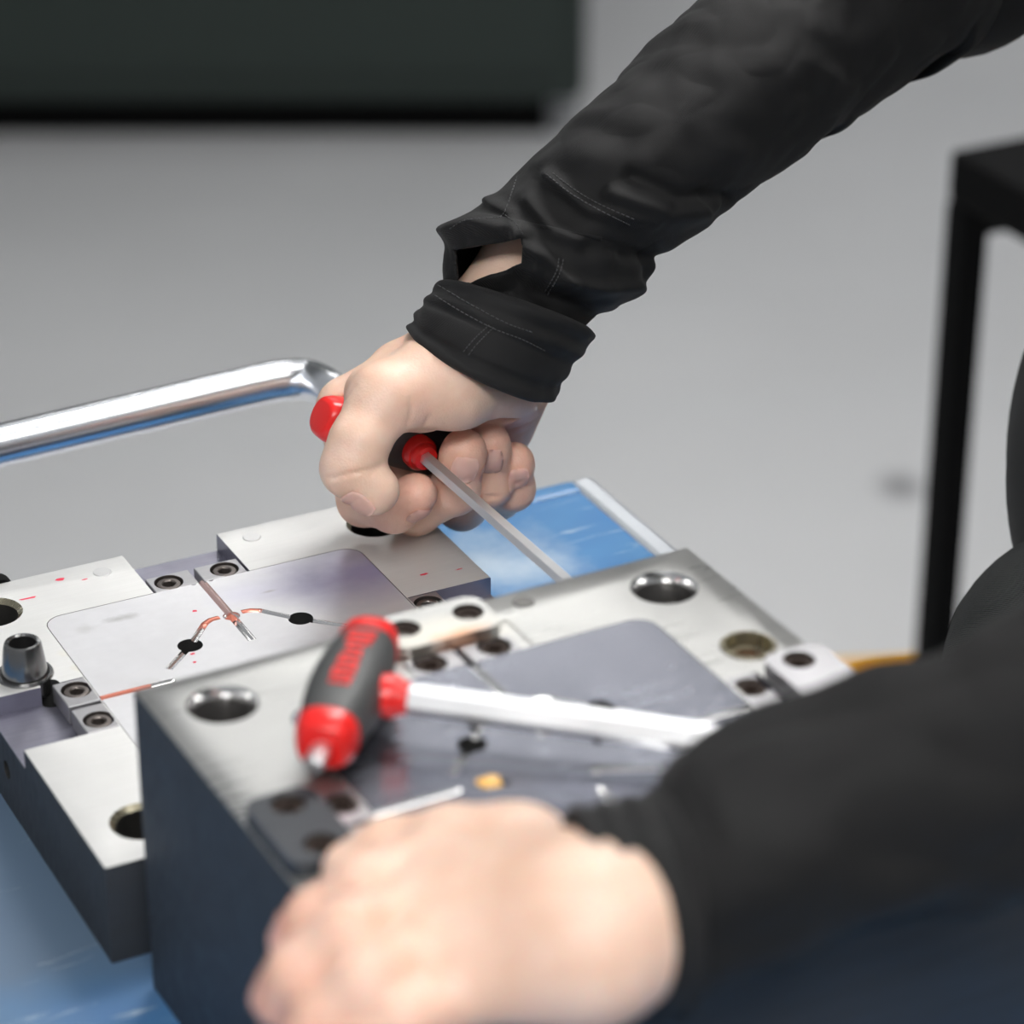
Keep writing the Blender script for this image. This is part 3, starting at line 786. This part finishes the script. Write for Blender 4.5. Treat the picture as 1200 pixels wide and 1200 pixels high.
# ------------------------------------------------------------------ clothing
def interp_pairs(pairs, n):
    """pairs: left u,v, right u,v, depth -> n rings of (centre, half width)"""
    A_ = np.array(pairs, float); s = np.r_[0, np.cumsum(np.hypot(*np.diff((A_[:, :2]+A_[:, 2:4])/2, axis=0).T))]
    t = np.linspace(0, s[-1], n); out = np.stack([np.interp(t, s, A_[:, c]) for c in range(5)], 1)
    ker = np.array([1, 2, 3, 2, 1.])/9
    for _ in range(2):
        q = np.pad(out, ((2, 2), (0, 0)), mode='edge'); q = np.stack([np.convolve(q[:, c], ker, 'valid') for c in range(5)], 1); q[:3], q[-3:] = out[:3], out[-3:]; out = q
    return out
def cloth_tube(name, pairs, n, nth, disp, m, parent, hole=None, thick=.0011, flat=.86, bow=0):
    R = interp_pairs(pairs, n); C, Hw = [], []
    for a in R:
        L_, R_ = at(a[0], a[1], a[4]), at(a[2], a[3], a[4]); C.append((L_+R_)/2); Hw.append(((R_-L_)/2))
    bm = bmesh.new(); rings = []; snapped = set()
    for i in range(n):
        e2 = Hw[i]; w = e2.length; tg_ = (C[min(i+2, n-1)] - C[max(i-2, 0)]).normalized()
        nr = e2.cross(tg_).normalized()                  # towards the camera
        if nr.dot(camdir) < 0: nr = -nr
        e2 = e2/w; row = []
        for k in range(nth):
            th = 2*PI*k/nth - PI
            base = e2*math.sin(th)*w + nr*math.cos(th)*w*flat - tg_*math.cos(th)*w*bow
            p = C[i] + base; u, v = proj(p)
            p = p + base.normalized()*disp(i/(n-1), th, p, u, v)
            if hole and abs(th) < 2:
                u, v = proj(p); s_ = snap(u, v)
                if s_: snapped.add((i, k)); dd = (p-CAM).dot(Vector((0, cP, -sP))); p = at(s_[0], s_[1], dd)
            row.append(bm.verts.new(p - Vector(off)))
        rings.append(row)
    for i in range(n-1):
        for k in range(nth):
            k2 = (k+1) % nth; vs = (rings[i][k], rings[i][k2], rings[i+1][k2], rings[i+1][k])
            if hole and (i, k) in snapped and (i, k2) in snapped and (i+1, k) in snapped and (i+1, k2) in snapped: continue
            if hole:
                th = 2*PI*(k+.5)/nth - PI
                c = sum((v.co for v in vs), Vector())/4 + Vector(off); u, v = proj(c)
                if abs(th) < PI*.62 and hole(u, v): continue
            bm.faces.new(vs)
    me = bpy.data.meshes.new(name); bmesh.ops.recalc_face_normals(bm, faces=bm.faces)
    for f in bm.faces: f.smooth = True
    bm.to_mesh(me); bm.free()
    o = link(name, me, m, parent)
    md = o.modifiers.new('s', 'SOLIDIFY'); md.thickness = thick; md.offset = -1
    dg = bpy.context.evaluated_depsgraph_get(); dg.update(); r = bpy.data.meshes.new_from_object(o.evaluated_get(dg)); o.modifiers.clear(); o.data = r
    return o
def nz(p, s, o=0): return noise.noise(Vector((p.x*s + o, p.y*s + o*1.7, p.z*s - o)))
def ridge(u, v, pts, w):
    """gauss profile round a polyline in the picture's measure (used to lay folds where the cloth has them)"""
    best = 1e9
    for (x0, y0), (x1, y1) in zip(pts, pts[1:]):
        dx, dy = x1-x0, y1-y0; t = max(0, min(1, ((u-x0)*dx+(v-y0)*dy)/(dx*dx+dy*dy))); best = min(best, (u-x0-t*dx)**2 + (v-y0-t*dy)**2)
    return math.exp(-best/(w*w))
SLIT = [(533, 293), (560, 288), (590, 284), (613, 279), (611, 308), (596, 318), (574, 322), (551, 332), (536, 331)]
def in_slit(u, v):
    c = False; j = len(SLIT)-1
    for i in range(len(SLIT)):
        (x0, y0), (x1, y1) = SLIT[i], SLIT[j]
        if (y0 > v) != (y1 > v) and u < (x1-x0)*(v-y0)/(y1-y0) + x0: c = not c
        j = i
    return c
def snap(u, v, tol=2.7):
    best = None
    for (x0, y0), (x1, y1) in zip(SLIT, SLIT[1:]+SLIT[:1]):
        dx, dy = x1-x0, y1-y0; t = max(0, min(1, ((u-x0)*dx+(v-y0)*dy)/(dx*dx+dy*dy))); q = (x0+t*dx, y0+t*dy)
        d = math.hypot(u-q[0], v-q[1])
        if d < tol and (best is None or d < best[0]): best = (d, q)
    return best[1] if best else None
FOLD_R = [([(640, 205), (690, 245), (760, 262)], 9, .0016), ([(620, 235), (650, 270), (720, 300)], 10, .0014), ([(610, 285), (640, 300), (668, 330)], 8, .0016), ([(600, 325), (640, 345), (700, 360)], 10, -.0022),
          ([(650, 330), (700, 340), (745, 335)], 9, .0018), ([(690, 290), (740, 300), (772, 300)], 10, -.0016), ([(720, 230), (780, 255), (820, 250)], 12, .0020), ([(740, 205), (800, 230), (860, 228)], 9, -.0015),
          ([(528, 272), (560, 262), (612, 272)], 11, .0026), ([(612, 283), (630, 305), (622, 330)], 9, .0012), ([(560, 345), (600, 340), (640, 365)], 10, -.0016), ([(575, 235), (600, 250), (612, 275)], 7, .0012)]
def disp_sleeve(t, th, p, u, v):
    d = .0022*nz(p, 34, 3) + .0016*nz(p, 80, 9) + .0020*abs(nz(p, 55, 5)) - .001
    if abs(th) < 2.2:
        for pts, w, a in FOLD_R: d += 2.3*a*ridge(u, v, pts, w)
    return d
RS_PAIRS = [(518, 330, 678, 392, 1.1345), (519, 322, 690, 374, 1.1345), (521, 305, 722, 362, 1.1345), (522, 284, 747, 349, 1.1345), (532, 264, 766, 318, 1.1345), (550, 250, 776, 302, 1.135), (575, 228, 803, 280, 1.135), (606, 200, 850, 249, 1.136),
            (650, 160, 908, 203, 1.139), (740, 85, 1010, 122, 1.150), (860, -20, 1150, 20, 1.175), (960, -110, 1260, -60, 1.22)]
JK = obj('jacket', bmesh.new(), M['jacket'], PS)
rs = cloth_tube('sleeve', RS_PAIRS, 400, 260, disp_sleeve, M['jacket'], JK, in_slit, .0011, .95, .10)
def disp_cuff(t, th, p, u, v):
    d = .0013*math.sin(t*22 + 2.0*nz(p, 25, 2)) * (.4 + .6*abs(nz(p, 40, 8))) + .0008*nz(p, 90, 1)
    e = min(t, 1-t); d -= .0016*max(0, 1-e/.06)**2
    return d + .0010*nz(p, 30, 4)
RC_PAIRS = [(478, 386, 649, 471, 1.131), (481, 376, 656, 459, 1.131), (490, 362, 666, 437, 1.131), (500, 350, 680, 420, 1.132), (509, 339, 694, 402, 1.133), (517, 327, 698, 388, 1.134)]
rc = cloth_tube('cuff', RC_PAIRS, 90, 240, disp_cuff, M['cuff'], JK, None, .0022, 1.14, .24)
# stitching laid on the cloth: short threads along seam lines, all too small to pick out singly
bpy.context.view_layer.update()
from mathutils.bvhtree import BVHTree
def bvh(o):
    v = [x.co + Vector(off) for x in o.data.vertices]; return BVHTree.FromPolygons(v, [tuple(p.vertices) for p in o.data.polygons])
trees = [bvh(rs), bvh(rc)]
def cast(u, v):
    best = None
    for t_ in trees:
        h = t_.ray_cast(CAM, ray(u, v).normalized())
        if h[0] and (best is None or h[3] < best[3]): best = h
    return best
bm = bmesh.new()
for ln in ([(505, 343), (540, 365), (578, 385), (612, 398), (640, 412)], [(513, 334), (552, 357), (592, 378), (625, 390)], [(578, 384), (560, 402), (546, 420)], [(573, 381), (554, 399), (540, 416)],
           [(527, 268), (545, 258), (575, 255), (590, 250), (606, 206)], [(592, 252), (604, 262), (614, 277)], [(655, 303), (652, 318), (637, 345)], [(660, 304), (656, 320), (641, 347)], [(640, 204), (668, 226), (700, 245), (742, 266)], [(648, 203), (676, 224), (706, 241), (745, 258)]):
    dense = catmull([Vector((u, v, 0)) for u, v in ln], 14); acc = 0; last = dense[0]; start = None
    for q in dense:
        if start is None: start = q; continue
        if (q-start).length >= 3.4:
            a, b = cast(start.x, start.y), cast(start.x + (q.x-start.x)*.62, start.y + (q.y-start.y)*.62)
            if a and b and (a[0]-b[0]).length < .004:
                add_tube(bm, [a[0] - Vector(off) + camdir*.0001, (a[0]+b[0])/2 - Vector(off) + camdir*.0004, b[0] - Vector(off) + camdir*.0001], .00026, 5)
            start = q
tag(obj('stitching', bm, M['thread'], JK), kind='stuff')
# left sleeve and cuff
def disp_left(t, th, p, u, v):
    return .007*nz(p, 17, 2) + .004*nz(p, 38, 6) + .008*abs(nz(p, 24, 11)) - .004
LS_PAIRS = [(752, 938, 800, 1215, .772), (792, 872, 850, 1180, .775), (850, 850, 915, 1160, .778), (930, 818, 985, 1120, .782), (1010, 783, 1085, 1085, .786), (1090, 760, 1180, 1060, .79), (1200, 694, 1310, 1010, .793), (1400, 575, 1530, 905, .80), (1560, 490, 1720, 830, .81)]
cloth_tube('sleeve', LS_PAIRS, 130, 120, disp_left, M['jacket'], JK, None, .0015, 1.0)
LC_PAIRS = [(664, 947, 700, 1190, .768), (690, 941, 725, 1190, .769), (730, 936, 765, 1192, .770), (775, 925, 800, 1195, .772)]
cloth_tube('cuff', LC_PAIRS, 30, 120, disp_cuff, M['cuff'], JK, None, .0022, 1.05)
# body of the jacket and the trousers
def jacket_f(P):
    f = chain(P, [tup(at(1030, -78, 1.20)), tup(R_EL), tup(R_SH)], [.040, .052, .068], .01)
    f = smin(f, chain(P, [tup(at(1540, 705, .807)), tup(L_EL), tup(L_SH)], [.040, .050, .068], .01), .02)
    f = smin(f, ell(P, CHEST + Vector((0, 0, .0)), (.135, .195, .215)), .08)
    f = smin(f, ell(P, Vector((.328, 1.055, .915)), (.130, .175, .130)), .09)
    f = smin(f, cone(P, tup(R_SH), tup(L_SH), .072, .072), .05)
    return np.maximum(f, .868 - P[..., 2])
def wr(V, a, s):
    o = np.array([noise.noise(Vector(v)*s) for v in V]); return V + (V - V.mean(0))/np.linalg.norm(V-V.mean(0), axis=1)[:, None]*(a*o)[:, None]
JV, JQ = grid_mesh(jacket_f, [Vector((.10, .60, .90)), Vector((.62, 1.37, 1.42))], .06, .009, 2)
JV = wr(JV, .008, 14)
me = bpy.data.meshes.new('jacket'); me.from_pydata((JV-off).tolist(), [], JQ.tolist()); me.update(); me.materials.append(M['jacket'])
me.polygons.foreach_set('use_smooth', [True]*len(me.polygons)); JK.data = me
def trousers_f(P):
    f = smin(ell(P, Vector((.350, 1.05, .80)), (.130, .180, .14)), cone(P, (.34, 1.0, .860), (.236, 1.0, .850), .072, .070), .03)
    for s in (-1, 1):
        f = smin(f, chain(P, [tup(HIP + Vector((-.01, s*.085, -.05))), tup(Vector((.325, 1.055+s*.10, .48))), tup(Vector((.395, 1.055+s*.11, .07)))], [.105, .078, .062], .04), .03)
    return np.maximum(f, P[..., 2] - .926)
TV, TQ = grid_mesh(trousers_f, [Vector((.18, .86, .05)), Vector((.52, 1.27, .98))], .05, .009, 2)
npmesh('trousers', wr(TV, .003, 22), TQ, M['trousers'], PS)
for s in (-1, 1):
    def shoe_f(P, s=s):
        y = 1.055+s*.11
        f = chain(P, [(.415, y, .06), (.33, y+s*.01, .042), (.20, y+s*.02, .036)], [.050, .044, .036], .03)
        return np.maximum(f, .002 - P[..., 2])
    SV, SQ = grid_mesh(shoe_f, [Vector((.16, .90 if s < 0 else 1.12, 0)), Vector((.46, 1.0 if s < 0 else 1.23, .12))], .03, .008, 1)
    npmesh('shoe', SV, SQ, M['black_metal'], PS)
def hair_f(P): return np.maximum(ell(P, HEAD + Vector((.018, 0, .035)), (.098, .083, .105)), (P[..., 0] - (HEAD.x-.075))*-1 - (P[..., 2]-HEAD.z-.05)*.8)
HV, HQ = grid_mesh(hair_f, [HEAD], .13, .008, 1)
npmesh('hair', HV, HQ, M['hair'], PS)

# ------------------------------------------------------------------ behind: black desk, yellow box
dl = onz(1135, 240, .70); DX, DY = EX, EY
DK = thing('desk', 'black metal desk standing behind the bench at right, its leg upright', 'desk', (dl.x, dl.y, 0), TH_A)
obj('desk_top', box((.608, -.298, .720), (1.238, .618, .036), .004), M['black_metal'], DK)
for x, y in ((0, 0), (1.16, 0), (0, -.56), (1.16, -.56)):
    obj('leg', box((x, y, .351), (.022, .022, .702), .002), M['black_metal'], DK)
    obj('frame_rail', box((x*.5+.29 if False else .58, y, .69), (1.14, .02, .022), .002), M['black_metal'], DK) if x == 0 else None
yb = onz(984, 764, .16)
YB = thing('storage_box', 'yellow plastic storage box on the floor behind the front mould half', 'box', (yb.x+.15, yb.y-.10, 0), .1)
bm = bmesh.new(); add_box(bm, Vector((0, 0, .078)), (.29, .20, .156), .012)
tops = [f for f in bm.faces if f.normal.z > .9 and f.calc_center_median().z > .15]
r_ = bmesh.ops.inset_region(bm, faces=tops, thickness=.008); bmesh.ops.translate(bm, verts=list({v for f in tops for v in f.verts}), vec=(0, 0, -.12))
obj('tub', bm, M['yellow'], YB)
obj('rim', rounded(-.150, .150, -.105, -.098, .002, .146, .158), M['yellow'], YB); obj('rim', rounded(-.150, .150, .098, .105, .002, .146, .158), M['yellow'], YB)

MC = thing('machine_cabinet', 'dark green machine cabinet standing on the far floor at left', 'machine', (-1.35, 4.39, 0))
M['green'] = mat('dark_green_enamel', (.012, .022, .018), .5)
obj('cabinet_body', box((0, 0, 1.02), (2.9, 1.1, 1.9), .02), M['green'], MC)
obj('plinth', box((0, .03, .035), (2.8, 1.0, .07), .004), M['black_metal'], MC)
for x in (-.72, .72):
    d = obj('door', box((x, -.558, 1.02), (1.40, .022, 1.80), .006), M['green'], MC)
    obj('door_handle', tube([(x - math.copysign(.6, x), -.57, .95), (x - math.copysign(.6, x), -.60, .97), (x - math.copysign(.6, x), -.60, 1.13), (x - math.copysign(.6, x), -.57, 1.15)], .009, 10), M['chrome'], d)
